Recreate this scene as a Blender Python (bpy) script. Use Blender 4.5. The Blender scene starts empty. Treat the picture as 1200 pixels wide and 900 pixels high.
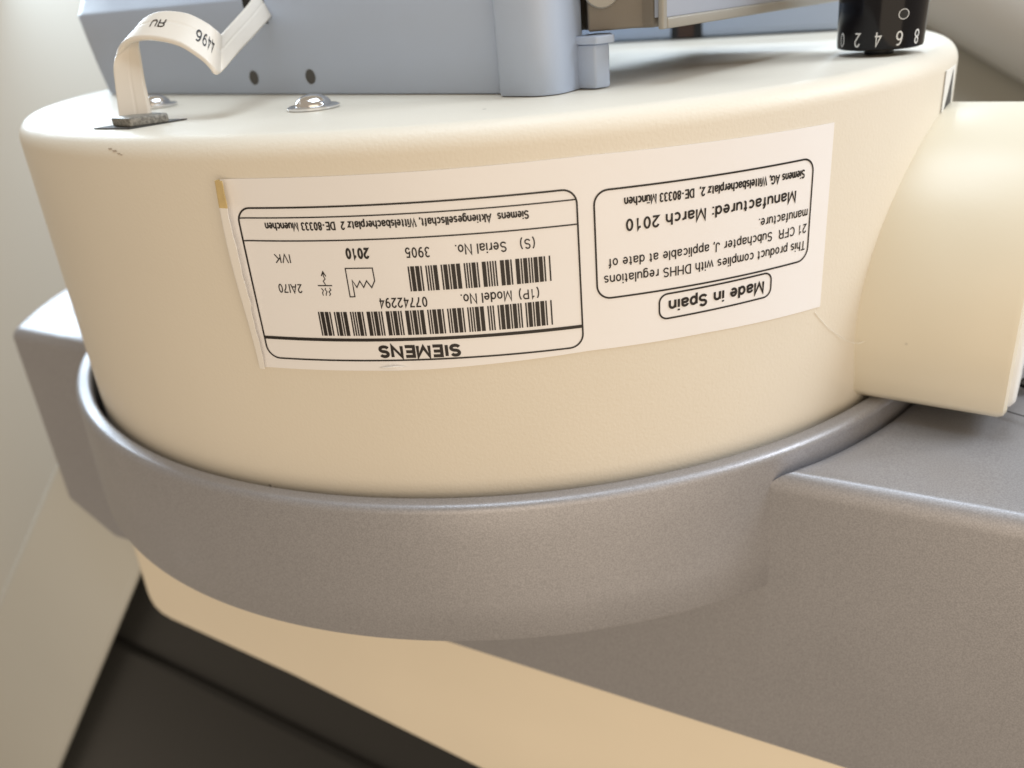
import bpy, bmesh, math, random
from mathutils import Vector, Matrix
random.seed(7)
SC = bpy.context.scene
COL = SC.collection
S = 0.12                      # one drum radius in metres; everything below is written in drum radii
R = math.radians

# ------------------------------------------------------------------ camera
CAM = Vector((0.0, -2.140, 0.156))
PITCH, YAW, ROLL, FPX = 0.4362, -0.0016, -0.0870, 995.8
fw = Vector((math.sin(YAW) * math.cos(PITCH), math.cos(YAW) * math.cos(PITCH), -math.sin(PITCH)))
r0 = Vector((math.cos(YAW), -math.sin(YAW), 0))
u0 = r0.cross(fw)
rv = r0 * math.cos(ROLL) + u0 * math.sin(ROLL)
uv = -r0 * math.sin(ROLL) + u0 * math.cos(ROLL)
cd = bpy.data.cameras.new('camera')
cam = bpy.data.objects.new('camera', cd)
COL.objects.link(cam)
M = Matrix((rv, uv, -fw)).transposed().to_4x4()
M.translation = CAM * S
cam.matrix_world = M
cd.sensor_width = 36
cd.lens = FPX / 1200 * 36
cd.clip_start = 0.005
cd.clip_end = 50
cd.dof.use_dof = True
cd.dof.focus_distance = 1.22 * S
cd.dof.aperture_fstop = 16.0
SC.camera = cam

# ------------------------------------------------------------------ world and lamps
w = bpy.data.worlds.new('World')
SC.world = w
w.use_nodes = True
bg = w.node_tree.nodes['Background']
bg.inputs[0].default_value = (1.0, 0.835, 0.64, 1)
bg.inputs[1].default_value = 0.38
SC.view_settings.view_transform = 'Standard'
SC.view_settings.look = 'None'
SC.view_settings.exposure = 0.22
SC.view_settings.gamma = 1


def area(name, loc, target, size, power, col, sy=None):
    d = bpy.data.lights.new(name, 'AREA')
    d.energy = power
    d.color = col
    d.size = size * S
    if sy:
        d.shape = 'RECTANGLE'
        d.size_y = sy * S
    o = bpy.data.objects.new(name, d)
    COL.objects.link(o)
    o.location = Vector(loc) * S
    o.rotation_euler = (Vector(target) - Vector(loc)).to_track_quat('-Z', 'Y').to_euler()
    return o


area('window_light', (1.7, 3.1, 2.0), (0.2, -0.1, -0.1), 1.4, 1.9, (0.74, 0.88, 1.0), 1.5)
area('left_window_light', (-2.9, 3.2, 1.25), (-0.3, 0, -0.2), 1.8, 1.5, (0.72, 0.87, 1.0), 1.5)
area('ceiling_light', (0.2, -0.6, 4.2), (0.1, -0.5, -0.3), 2.6, 1.7, (0.74, 0.88, 1.0))
area('side_light', (3.8, -1.2, 2.2), (0.5, -0.6, -0.4), 1.8, 1.5, (0.84, 0.92, 1.0))
area('room_bounce', (0.6, -4.6, -0.4), (0, -0.7, -0.5), 4.5, 1.15, (1.0, 0.82, 0.62))


# ------------------------------------------------------------------ helpers
def tag(o, label=None, cat=None, group=None, kind=None):
    if label: o['label'] = label
    if cat: o['category'] = cat
    if group: o['group'] = group
    if kind: o['kind'] = kind
    return o


def thing(name, label, cat, loc=(0, 0, 0)):
    o = bpy.data.objects.new(name, None)
    COL.objects.link(o)
    o.empty_display_size = 0.01
    o.location = Vector(loc) * S
    return tag(o, label, cat)


def origin(o):
    v = Vector((0, 0, 0))
    while o is not None:
        v = v + o.location
        o = o.parent
    return v


def mesh(name, verts, faces, mat, parent=None, smooth=True, sharp=35, loc=None):
    """verts in drum radii, world axes; linked as ONE mesh object under parent"""
    off = origin(parent) if parent else (Vector(loc) * S if loc else Vector((0, 0, 0)))
    me = bpy.data.meshes.new(name)
    me.from_pydata([tuple(Vector(v) * S - off) for v in verts], [], faces)
    me.update()
    bm = bmesh.new()
    bm.from_mesh(me)
    bmesh.ops.recalc_face_normals(bm, faces=bm.faces)
    bm.to_mesh(me)
    bm.free()
    me.materials.append(mat)
    if smooth:
        me.polygons.foreach_set('use_smooth', [True] * len(me.polygons))
        me.set_sharp_from_angle(angle=R(sharp))
    o = bpy.data.objects.new(name, me)
    COL.objects.link(o)
    if parent:
        o.parent = parent
    elif loc:
        o.location = off
    return o


def apply_mods(o, sharp=35):
    dg = bpy.context.evaluated_depsgraph_get()
    dg.update()
    me = bpy.data.meshes.new_from_object(o.evaluated_get(dg))
    o.modifiers.clear()
    old = o.data
    o.data = me
    bpy.data.meshes.remove(old)
    me.polygons.foreach_set('use_smooth', [True] * len(me.polygons))
    me.set_sharp_from_angle(angle=R(sharp))
    return o


def bevel(o, width, seg=4, angle=40, sharp=35, clamp=True):
    m = o.modifiers.new('b', 'BEVEL')
    m.width = width * S
    m.segments = seg
    m.limit_method = 'ANGLE'
    m.angle_limit = R(angle)
    m.use_clamp_overlap = clamp
    return apply_mods(o, sharp)


def lathe_data(prof, seg=128, c=(0, 0), a0=0.0, a1=2 * math.pi):
    full = abs(a1 - a0 - 2 * math.pi) < 1e-6
    n = seg if full else seg + 1
    vs, fs = [], []
    for i in range(n):
        a = a0 + (a1 - a0) * i / seg
        for (rr, z) in prof:
            vs.append((c[0] + rr * math.sin(a), c[1] - rr * math.cos(a), z))
    k = len(prof)
    for i in range(seg):
        j = (i + 1) % n
        for q in range(k - 1):
            fs.append((i * k + q, j * k + q, j * k + q + 1, i * k + q + 1))
    return vs, fs


def arc(cx, cz, r, a0, a1, n):
    return [(cx + r * math.cos(R(a0 + (a1 - a0) * i / n)), cz + r * math.sin(R(a0 + (a1 - a0) * i / n))) for i in range(n + 1)]


def prism(poly, z0, z1, z0b=None):
    n = len(poly)
    vs = [(x, y, z0) for x, y in poly] + [(x, y, z1) for x, y in poly]
    fs = [tuple(range(n - 1, -1, -1)), tuple(range(n, 2 * n))]
    for i in range(n):
        j = (i + 1) % n
        fs.append((i, j, n + j, n + i))
    return vs, fs


def box_axes(o, ax, ay, az):
    """box from corner o along three vectors"""
    o, ax, ay, az = map(Vector, (o, ax, ay, az))
    vs = [o, o + ax, o + ax + ay, o + ay, o + az, o + ax + az, o + ax + ay + az, o + ay + az]
    fs = [(3, 2, 1, 0), (4, 5, 6, 7), (0, 1, 5, 4), (1, 2, 6, 5), (2, 3, 7, 6), (3, 0, 4, 7)]
    return [tuple(v) for v in vs], fs


def tube(pts, rad, seg=8, closed=False):
    vs, fs = [], []
    P = [Vector(p) for p in pts]
    up = Vector((0.3, 0.2, 0.93))
    for i, p in enumerate(P):
        t = (P[min(i + 1, len(P) - 1)] - P[max(i - 1, 0)]).normalized()
        a = t.cross(up).normalized()
        b = t.cross(a)
        rr = rad[i] if isinstance(rad, (list, tuple)) else rad
        for k in range(seg):
            q = 2 * math.pi * k / seg
            vs.append(tuple(p + (a * math.cos(q) + b * math.sin(q)) * rr))
    for i in range(len(P) - 1):
        for k in range(seg):
            fs.append((i * seg + k, i * seg + (k + 1) % seg, (i + 1) * seg + (k + 1) % seg, (i + 1) * seg + k))
    fs.append(tuple(range(seg - 1, -1, -1)))
    fs.append(tuple((len(P) - 1) * seg + k for k in range(seg)))
    return vs, fs


def join(*parts):
    vs, fs = [], []
    for v, f in parts:
        o = len(vs)
        vs += list(v)
        fs += [tuple(i + o for i in q) for q in f]
    return vs, fs


def at(x, y, depth):
    """point in drum radii that lies `depth` in front of the camera at photo pixel x, y"""
    return CAM + (fw + rv * ((x - 600) / FPX) - uv * ((y - 450) / FPX)) * depth


def on_plane(x, y, p0, n):
    d = fw + rv * ((x - 600) / FPX) - uv * ((y - 450) / FPX)
    return CAM + d * ((Vector(p0) - CAM).dot(n) / d.dot(n))


# ------------------------------------------------------------------ materials
def material(name, col, rough=0.5, metal=0.0, bump=0.0, bscale=1500, bump2=0.0, b2scale=60,
             var=0.0, vscale=12, speck=0.0, spscale=3000, spec=0.5, rvar=0.0, coat=0.0, dust=0.0, dscale=120):
    m = bpy.data.materials.new(name)
    m.use_nodes = True
    nt = m.node_tree
    N, L = nt.nodes, nt.links
    b = N['Principled BSDF']
    b.inputs['Roughness'].default_value = rough
    b.inputs['Metallic'].default_value = metal
    b.inputs['Specular IOR Level'].default_value = spec
    b.inputs['Coat Weight'].default_value = coat
    tc = N.new('ShaderNodeTexCoord')

    def noise(scale, detail=2):
        n = N.new('ShaderNodeTexNoise')
        n.inputs['Scale'].default_value = scale
        n.inputs['Detail'].default_value = detail
        L.new(tc.outputs['Object'], n.inputs['Vector'])
        return n.outputs['Fac']

    def mix(fac, a, bb, mode='MIX'):
        x = N.new('ShaderNodeMix')
        x.data_type = 'RGBA'
        x.blend_type = mode
        for sock, v in ((x.inputs[0], fac), (x.inputs[6], a), (x.inputs[7], bb)):
            if isinstance(v, (int, float)): sock.default_value = v
            elif isinstance(v, tuple): sock.default_value = (*v, 1) if len(v) == 3 else v
            else: L.new(v, sock)
        return x.outputs[2]

    def ramp(src, p0, p1):
        x = N.new('ShaderNodeMapRange')
        x.inputs[1].default_value = p0
        x.inputs[2].default_value = p1
        L.new(src, x.inputs[0])
        return x.outputs[0]
    c = tuple(col)
    b.inputs['Base Color'].default_value = (*c, 1)
    cur = c
    if var:
        cur = mix(ramp(noise(vscale, 4), 0.3, 0.7), tuple(k * (1 - var) for k in c), tuple(min(1, k * (1 + var)) for k in c))
    if speck:
        cur = mix(ramp(noise(spscale, 1), 0.36, 0.64), tuple(k * (1 - speck) for k in c) if not var else mix(1.0, cur, (1 - speck,) * 3, 'MULTIPLY'),
                  mix(1.0, cur, (1 + speck,) * 3, 'MULTIPLY'))
    if rvar:
        rr = N.new('ShaderNodeMapRange')
        rr.inputs[1].default_value = 0.3
        rr.inputs[2].default_value = 0.7
        rr.inputs[3].default_value = rough - rvar
        rr.inputs[4].default_value = rough + rvar
        L.new(noise(38, 6), rr.inputs[0])
        L.new(rr.outputs[0], b.inputs['Roughness'])
    if dust:
        v = N.new('ShaderNodeTexVoronoi')
        v.inputs['Scale'].default_value = dscale
        L.new(tc.outputs['Object'], v.inputs['Vector'])
        wn = N.new('ShaderNodeTexWhiteNoise')
        L.new(v.outputs['Position'], wn.inputs['Vector'])
        th = N.new('ShaderNodeMath'); th.operation = 'MULTIPLY'
        L.new(wn.outputs['Value'], th.inputs[0]); th.inputs[1].default_value = 0.10
        lt = N.new('ShaderNodeMath'); lt.operation = 'SUBTRACT'; lt.use_clamp = True
        gt = ramp(wn.outputs['Value'], 0.66, 0.95)
        ds = ramp(v.outputs['Distance'], 0.055, 0.02)
        mu = N.new('ShaderNodeMath'); mu.operation = 'MULTIPLY'
        L.new(gt, mu.inputs[0]); L.new(ds, mu.inputs[1])
        mu2 = N.new('ShaderNodeMath'); mu2.operation = 'MULTIPLY'
        L.new(mu.outputs[0], mu2.inputs[0]); mu2.inputs[1].default_value = dust
        cur = mix(mu2.outputs[0], cur, (0.12, 0.10, 0.08))
    if not isinstance(cur, tuple):
        L.new(cur, b.inputs['Base Color'])
    if bump or bump2:
        nrm = None
        for st, sc_, dist in ((bump2, b2scale, 0.0015), (bump, bscale, 0.00012)):
            if not st: continue
            bp = N.new('ShaderNodeBump')
            bp.inputs['Strength'].default_value = st
            bp.inputs['Distance'].default_value = dist
            L.new(noise(sc_, 3), bp.inputs['Height'])
            if nrm: L.new(nrm, bp.inputs['Normal'])
            nrm = bp.outputs['Normal']
        L.new(nrm, b.inputs['Normal'])
    return m


M_DRUM = material('cream_textured_paint', (0.72, 0.67, 0.58), 0.46, rvar=0.08, spec=0.3, bump=0.45, bscale=1700, var=0.03, vscale=14, dust=0.7, dscale=110)
M_ARM = material('cream_smooth_paint', (0.72, 0.665, 0.54), 0.34, rvar=0.08, bump=0.10, bscale=900, var=0.03, vscale=10, dust=0.7, dscale=90)
M_COVER = material('cream_lower_cover', (0.88, 0.79, 0.64), 0.45, bump=0.2, bscale=900, var=0.03)
M_GREY = material('metallic_grey_paint', (0.35, 0.345, 0.365), 0.47, metal=0.55, spec=0.9, rvar=0.08, bump=0.25, bscale=3200, speck=0.12, spscale=3600, var=0.04)
M_BLUE = material('blue_grey_plastic', (0.40, 0.47, 0.60), 0.42, rvar=0.08, bump=0.18, bscale=2200, var=0.04, dust=0.6, dscale=120)
M_LABEL = material('white_label_film', (0.83, 0.82, 0.835), 0.34, rvar=0.06, bump2=0.06, b2scale=120, var=0.015)
M_PEEL = material('label_edge_white', (0.85, 0.82, 0.78), 0.35)
M_GLUE = material('yellowed_adhesive', (0.62, 0.47, 0.22), 0.5, var=0.12, vscale=300)
M_INK = material('black_print', (0.012, 0.008, 0.006), 0.5)
M_CHROME = material('chrome', (0.78, 0.78, 0.80), 0.14, metal=1.0)
M_BLACK = material('gloss_black_plastic', (0.006, 0.006, 0.008), 0.14, bump=0.03, bscale=2000, spec=0.25)
M_NUM = material('pale_numerals', (0.62, 0.64, 0.66), 0.5)
M_RIBBON = material('ivory_cable_jacket', (0.72, 0.67, 0.60), 0.4, bump=0.1, bscale=900, var=0.03, vscale=60)
M_GROM = material('grey_metal_clamp', (0.22, 0.21, 0.19), 0.42, metal=0.3, speck=0.3, spscale=1800, bump=0.5)
M_DARK = material('dark_gap', (0.012, 0.012, 0.012), 0.7)
M_SLATE = material('slate_grey', (0.07, 0.068, 0.066), 0.7)
M_TAUPE = material('taupe_bracket_paint', (0.16, 0.14, 0.115), 0.5, bump=0.3, bscale=1500, var=0.05)
M_RAIL = material('pale_bracket_rail', (0.30, 0.285, 0.255), 0.4, bump=0.1)
M_PANEL = material('pale_blue_panel', (0.34, 0.37, 0.44), 0.35)
M_GREEN = material('green_print', (0.12, 0.5, 0.10), 0.5)
M_BASE = material('charcoal_base_plastic', (0.007, 0.0068, 0.0066), 0.42, spec=0.35, bump=0.2, var=0.05)
M_WALL = material('grey_beige_wall', (0.74, 0.73, 0.68), 0.8, var=0.03, vscale=2)
M_COLUMN = material('greige_column_paint', (0.58, 0.58, 0.545), 0.55, var=0.03, vscale=6)
M_CAB = material('greige_cabinet_paint', (0.43, 0.425, 0.38), 0.6, var=0.04, vscale=4)
M_WHITE = material('white_enamel', (0.82, 0.82, 0.80), 0.4)
M_FLOOR = material('warm_floor', (0.42, 0.36, 0.28), 0.7, var=0.06, vscale=3)
M_BROWN = material('brown_window', (0.05, 0.022, 0.012), 0.4)
M_LINT = material('white_lint', (0.85, 0.82, 0.76), 0.5)
M_SMUT = material('grey_scuff', (0.42, 0.35, 0.28), 0.7)

# ------------------------------------------------------------------ setting: wall
v, f = box_axes((-8, 3.6, -6), (16, 0, 0), (0, 0.3, 0), (0, 0, 14))
o = mesh('wall', v, f, M_WALL, smooth=False); tag(o, kind='structure')

# ------------------------------------------------------------------ drum housing
drum = thing('drum_housing', 'round cream housing drum with a large white rating label on its side', 'housing', (0, 0, -0.95))
FIL = 0.034
prof = [(0.0, 0.0)] + [(0.3, 0), (0.6, 0), (0.9, 0)] + [(1 - FIL + FIL * math.sin(R(a)), -FIL + FIL * math.cos(R(a))) for a in range(0, 91, 9)] + [(1.0, -0.2), (1.0, -0.5), (1.0, -0.7), (1.0, -0.80)]
v, f = lathe_data(prof, 256)
mesh('shell', v, f, M_DRUM, drum)


def cyl(t, z, lift):
    return ((1 + lift) * math.sin(t), -(1 + lift) * math.cos(t), z)


def interp(tab, t):
    for (a, x), (b, y) in zip(tab, tab[1:]):
        if t <= b:
            return x + (y - x) * (t - a) / (b - a)
    return tab[-1][1]


TOPE = [(-0.40, -0.0555), (-0.09, -0.0556), (0.126, -0.0545), (0.527, -0.0615)]
BOTE = [(-0.40, -0.3440), (-0.125, -0.3430), (0.115, -0.3350), (0.30, -0.3385), (0.527, -0.3480)]
TL, TR = -0.392, 0.5255
LIFT = 0.0014
NT, NZ = 220, 40


def edge_lift(t, z):
    k = max(0.0, (TL + 0.03 - t) / 0.03)
    q = 0.006 * k * k * (0.55 + 0.45 * math.sin((z + 0.06) * -14 + 0.4))
    # a little wrinkle at the lower edge
    a = (t + 0.174) / 0.016
    b = (z + 0.3385) / 0.0045
    return q + 0.0035 * math.exp(-a * a - b * b)


def label_pt(t, z, up=0.0):
    return cyl(t, z, LIFT + up + edge_lift(t, z))


vs, fs = [], []
for i in range(NT + 1):
    t = TL + (TR - TL) * i / NT
    for j in range(NZ + 1):
        zt, zb = interp(TOPE, t), interp(BOTE, t)
        vs.append(label_pt(t, zt + (zb - zt) * j / NZ))
for i in range(NT):
    for j in range(NZ):
        a = i * (NZ + 1) + j
        fs.append((a, a + 1, a + NZ + 2, a + NZ + 1))
label = mesh('label', vs, fs, M_LABEL, drum, sharp=80)
m = label.modifiers.new('s', 'SOLIDIFY'); m.thickness = 0.0011 * S; m.offset = -1
apply_mods(label, 60)
label['label'] = 'white rating label stuck upside down with a peeling left edge'

# peeled edge of the label: the film turns outwards along its left side
vs, fs = [], []
NR, NC = 46, 9
ya, yb = interp(TOPE, TL), interp(BOTE, TL)
for i in range(NR + 1):
    q = i / NR
    z = ya + (yb - ya) * q
    jag = 0.0012 * math.sin(q * 23) + 0.0008 * math.sin(q * 61 + 1)
    width = 0.016 + 0.004 * math.sin(q * 3.1) + jag
    if q > 0.64: width *= 0.82
    base = LIFT + edge_lift(TL, z)
    rad = 0.0042 + 0.0012 * math.sin(q * 5)
    for k in range(NC + 1):
        a = R(205) * k / NC
        # start heading to -t, bend outwards, come back over the label
        tt = TL - rad * math.sin(a)
        rr = base + rad * (1 - math.cos(a))
        if k == NC:
            tt += width * 0.55
            rr += 0.002
        vs.append(cyl(tt, z, rr))
for i in range(NR):
    for k in range(NC):
        a = i * (NC + 1) + k
        fs.append((a, a + 1, a + NC + 2, a + NC + 1))
cut = 6
peel = mesh('peeled_edge', vs, [q for n, q in enumerate(fs) if n // NC >= cut], M_PEEL, label, sharp=80)
m = peel.modifiers.new('s', 'SOLIDIFY'); m.thickness = 0.0014 * S
apply_mods(peel, 60)
glue = mesh('adhesive_backing', vs, [q for n, q in enumerate(fs) if n // NC < cut], M_GLUE, label, sharp=80)
m = glue.modifiers.new('s', 'SOLIDIFY'); m.thickness = 0.0014 * S
apply_mods(glue, 60)
# small bright flaw where the lower edge of the film is creased
wr = [label_pt(-0.1955, -0.3382, 0.0012), label_pt(-0.184, -0.3366, 0.0030), label_pt(-0.170, -0.3352, 0.0036), label_pt(-0.1645, -0.3353, 0.003), label_pt(-0.153, -0.3374, 0.0012)]
v, f = tube(wr, [0.0004, 0.0016, 0.0018, 0.0010, 0.0003], 6)
mesh('crease', v, f, M_PEEL, label)

# ---- printing
PRINT = 0.0007


def stroke(pts, width, closed=False, n=None):
    """flat printed line through (t, z) points on the drum"""
    P = [Vector((p[0], p[1])) for p in pts]
    if closed: P.append(P[0])
    Q = [P[0]]
    for a, b in zip(P, P[1:]):
        k = max(1, int((b - a).length / 0.012))
        for i in range(1, k + 1): Q.append(a + (b - a) * (i / k))
    vs, fs = [], []
    L = len(Q)
    for i, p in enumerate(Q):
        if closed:
            d0 = (p - Q[i - 1 if i > 0 else L - 2])
            d1 = (Q[i + 1 if i < L - 1 else 1] - p)
        else:
            d0 = p - Q[max(i - 1, 0)]
            d1 = Q[min(i + 1, L - 1)] - p
            if d0.length == 0: d0 = d1
            if d1.length == 0: d1 = d0
        d0 = d0.normalized(); d1 = d1.normalized()
        n0 = Vector((-d0.y, d0.x)); n1 = Vector((-d1.y, d1.x))
        nn = (n0 + n1)
        nn = nn.normalized() if nn.length > 1e-6 else n0
        sc = 1 / max(0.5, nn.dot(n0))
        for sgn in (1, -1):
            q = p + nn * (sgn * width / 2 * sc)
            vs.append(label_pt(q.x, q.y, PRINT))
    for i in range(L - 1):
        fs.append((2 * i, 2 * i + 1, 2 * i + 3, 2 * i + 2))
    return vs, fs


def rounded(t0, t1, z0, z1, r, n=8):
    pts = []
    for cx, cz, a in ((t1 - r, z0 - r, 90), (t1 - r, z1 + r, 0), (t0 + r, z1 + r, -90), (t0 + r, z0 - r, 180)):
        for i in range(n + 1):
            q = R(a - 90 * i / n)
            pts.append((cx + r * math.cos(q), cz + r * math.sin(q)))
    return pts


def skew(pts, t0, t1, dz):
    return [(t, z + dz * (t - t0) / (t1 - t0)) for t, z in pts]


LW = 0.0022
v, f = join(stroke(rounded(-0.3765, 0.1070, -0.0965, -0.3268, 0.020), LW * 1.15, True),
            stroke([(-0.3765, -0.1106), (0.1070, -0.1109)], LW * 0.85),
            stroke([(-0.3765, -0.1436), (0.1070, -0.1450)], LW * 0.9),
            stroke([(-0.3765, -0.2934), (0.1070, -0.2950)], LW * 2.2))
mesh('frame_line', v, f, M_INK, label, smooth=False)
v, f = stroke(skew(rounded(0.1307, 0.4863, -0.1025, -0.2575, 0.020), 0.13, 0.486, -0.003), LW * 1.2, True)
mesh('frame_line', v, f, M_INK, label, smooth=False)
v, f = stroke(rounded(0.2235, 0.4152, -0.2650, -0.3032, 0.013), LW * 1.2, True)
mesh('frame_line', v, f, M_INK, label, smooth=False)


# ---- a plain grotesque stroke alphabet (caps are 1 high); P = polyline, A = cx cy rx ry from to
FONT = {
    'a': (.54, 'P .07 .50 A .26 .50 .19 .17 165 0 P+ .45 .12 .50 .04', 'P .45 .39 .22 .35 A .20 .205 .14 .15 90 270 P+ .27 .055 A .27 .21 .18 .155 270 350'),
    'b': (.54, 'P .06 0 .06 1', 'A .28 .36 .21 .31 0 360'), 'c': (.50, 'A .27 .36 .21 .31 42 318'),
    'd': (.54, 'P .48 0 .48 1', 'A .26 .36 .21 .31 0 360'), 'e': (.54, 'P .07 .38 .47 .38 A .27 .36 .205 .31 5 318'),
    'f': (.32, 'P .02 .66 .31 .66', 'P .14 0 .14 .80 A .28 .80 .14 .15 180 90'),
    'g': (.54, 'A .26 .36 .21 .31 0 360', 'P .48 .70 .48 0 A .27 -.04 .205 .19 0 -150'),
    'h': (.52, 'P .06 0 .06 1', 'P .06 .40 A .26 .42 .20 .25 175 0 P+ .46 0'), 'i': (.12, 'P .06 0 .06 .70', 'P .06 .86 .06 1'),
    'k': (.48, 'P .06 0 .06 1', 'P .44 .70 .06 .28', 'P .19 .43 .46 0'), 'l': (.12, 'P .06 0 .06 1'),
    'm': (.78, 'P .06 0 .06 .70', 'P .06 .42 A .225 .44 .165 .23 175 0 P+ .39 0', 'P .39 .42 A .555 .44 .165 .23 175 0 P+ .72 0'),
    'n': (.52, 'P .06 0 .06 .70', 'P .06 .40 A .26 .42 .20 .25 175 0 P+ .46 0'), 'o': (.54, 'A .27 .36 .21 .31 0 360'),
    'p': (.54, 'P .06 -.27 .06 .70', 'A .28 .36 .21 .31 0 360'), 'r': (.33, 'P .06 0 .06 .70', 'P .06 .38 A .27 .40 .21 .265 175 80'),
    's': (.48, 'A .24 .515 .165 .150 25 260 A .24 .205 .175 .155 85 -155'), 't': (.32, 'P .02 .66 .30 .66', 'P .14 .90 .14 .16 A .25 .16 .11 .11 180 285'),
    'u': (.52, 'P .06 .70 .06 .27 A .255 .28 .195 .23 180 355', 'P .46 .70 .46 0'),
    '\u00fc': (.52, 'P .06 .70 .06 .27 A .255 .28 .195 .23 180 355', 'P .46 .70 .46 0', 'P .15 .84 .15 .97', 'P .37 .84 .37 .97'),
    'w': (.74, 'P .02 .70 .195 .03 .37 .66 .545 .03 .72 .70'), 'z': (.48, 'P .04 .655 .43 .655 .05 .055 .45 .055'),
    'A': (.68, 'P .02 0 .34 1 .66 0', 'P .12 .31 .56 .31'), 'C': (.70, 'A .37 .50 .31 .45 38 322'),
    'D': (.70, 'P .07 .05 .07 .95 .30 .95 A .31 .50 .32 .45 90 -90 P+ .07 .05'), 'E': (.62, 'P .57 .95 .07 .95 .07 .05 .58 .05', 'P .07 .52 .53 .52'),
    'F': (.58, 'P .56 .95 .07 .95 .07 0', 'P .07 .50 .50 .50'), 'G': (.76, 'A .38 .50 .32 .45 38 330', 'P .42 .46 .69 .46 .69 0'),
    'H': (.70, 'P .07 0 .07 1', 'P .63 0 .63 1', 'P .07 .52 .63 .52'), 'I': (.16, 'P .08 0 .08 1'),
    'J': (.50, 'P .43 1 .43 .28 A .245 .28 .185 .23 0 -180'), 'K': (.68, 'P .07 0 .07 1', 'P .62 1 .07 .36', 'P .25 .56 .66 0'),
    'M': (.82, 'P .07 0 .07 1 .41 .10 .75 1 .75 0'), 'N': (.70, 'P .07 0 .07 1 .63 0 .63 1'),
    'P': (.64, 'P .07 0 .07 .95 .36 .95 A .36 .70 .21 .25 90 -90 P+ .07 .45'),
    'R': (.68, 'P .07 0 .07 .95 .38 .95 A .38 .72 .21 .23 90 -90 P+ .07 .49', 'P .38 .49 .54 .42 .59 .12 .63 0'),
    'S': (.64, 'A .32 .725 .225 .225 22 262 A .32 .275 .245 .225 82 -160'), 'T': (.58, 'P .02 .95 .56 .95', 'P .29 0 .29 .95'),
    'U': (.70, 'P .07 1 .07 .33 A .35 .33 .28 .28 180 360 P+ .63 1'),
    'V': (.64, 'P .02 1 .32 0 .62 1'), 'W': (.92, 'P .02 1 .24 .02 .46 .96 .68 .02 .90 1'),
    '0': (.54, 'A .27 .50 .20 .45 0 360'), '1': (.54, 'P .10 .76 .24 .80 .32 1 .32 0'), '2': (.54, 'A .27 .69 .20 .26 168 -28 P+ .07 .055 .49 .055'),
    '3': (.54, 'A .26 .73 .18 .22 150 -80', 'A .26 .28 .20 .23 82 -155'), '4': (.54, 'P .38 0 .38 .97 .05 .28 .51 .28'),
    '5': (.54, 'P .45 .94 .15 .94 .09 .46 A .27 .31 .20 .26 140 -155'), '6': (.54, 'A .27 .32 .20 .27 0 360', 'A .33 .32 .26 .63 180 68'),
    '7': (.54, 'P .05 .945 .48 .945 A .62 .02 .42 .75 115 180'), '8': (.54, 'A .27 .74 .165 .21 0 360', 'A .27 .275 .20 .235 0 360'),
    '9': (.54, 'A .27 .68 .20 .27 0 360', 'A .21 .68 .26 .63 0 -112'),
    '.': (.14, 'P .07 0 .07 .14'), ',': (.14, 'P .07 .14 .07 .02 .03 -.13'), ':': (.14, 'P .07 0 .07 .14', 'P .07 .56 .07 .70'), '-': (.34, 'P .04 .36 .30 .36'),
    '(': (.30, 'A .46 .40 .40 .74 127 233'), ')': (.30, 'A -.16 .40 .40 .74 53 -53'), ' ': (.26,)}


def glyph_paths(code):
    tok = code.split()
    pts, i = [], 0
    while i < len(tok):
        c = tok[i]; i += 1
        if c == 'A':
            cx, cy, rx, ry, a0, a1 = map(float, tok[i:i + 6]); i += 6
            k = max(4, int(abs(a1 - a0) / 16))
            for q in range(k + 1):
                a = R(a0 + (a1 - a0) * q / k)
                p = (cx + rx * math.cos(a), cy + ry * math.sin(a))
                if not pts or (abs(p[0] - pts[-1][0]) + abs(p[1] - pts[-1][1])) > 1e-4: pts.append(p)
        else:
            while i < len(tok) and tok[i] not in 'AP+':
                if tok[i] in ('P', 'P+', 'A'): break
                pts.append((float(tok[i]), float(tok[i + 1]))); i += 2
    return pts


def flat_stroke(P, width):
    """ribbon along 2D points, mitred joints"""
    closed = len(P) > 3 and abs(P[0][0] - P[-1][0]) + abs(P[0][1] - P[-1][1]) < 1e-3
    Q = [Vector(p) for p in P]
    vs, fs, L = [], [], len(Q)
    for i, p in enumerate(Q):
        d0 = p - Q[i - 1] if i else (p - Q[L - 2] if closed else Q[1] - p)
        d1 = Q[i + 1] - p if i < L - 1 else (Q[1] - p if closed else p - Q[i - 1])
        d0 = d0.normalized(); d1 = d1.normalized()
        n0, n1 = Vector((-d0.y, d0.x)), Vector((-d1.y, d1.x))
        nn = n0 + n1
        nn = nn.normalized() if nn.length > 1e-4 else n0
        sc = min(1 / max(0.15, nn.dot(n0)), 2.2)
        for sg in (1, -1):
            q = p + nn * (sg * width / 2 * sc)
            vs.append((q.x, q.y))
    fs = [(2 * i, 2 * i + 1, 2 * i + 3, 2 * i + 2) for i in range(L - 1)]
    return vs, fs


def glyphs(txt, weight=0.13, xs=1.0, flip=''):
    """flat letters of one line: x runs 0 to 1 over the line, y in cap heights; weight is the stroke in cap heights"""
    vs, fs, x = [], [], 0.0
    for ch in txt:
        g = FONT[ch]
        for code in g[1:]:
            P = [((px * (1 + 0.5 * (weight - .13))) * xs, py) for px, py in glyph_paths(code)]
            P = [(x + (g[0] * xs - px if ch in flip else px), py) for px, py in P]
            v, f = flat_stroke(P, weight)
            o = len(vs)
            vs += v
            fs += [tuple(i + o for i in q) for q in f]
        x += (g[0] + 0.115 + 0.35 * (weight - .13)) * xs
    x0 = min(a for a, _ in vs); x1 = max(a for a, _ in vs)
    return [((a - x0) / (x1 - x0), b) for a, b in vs], fs


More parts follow.
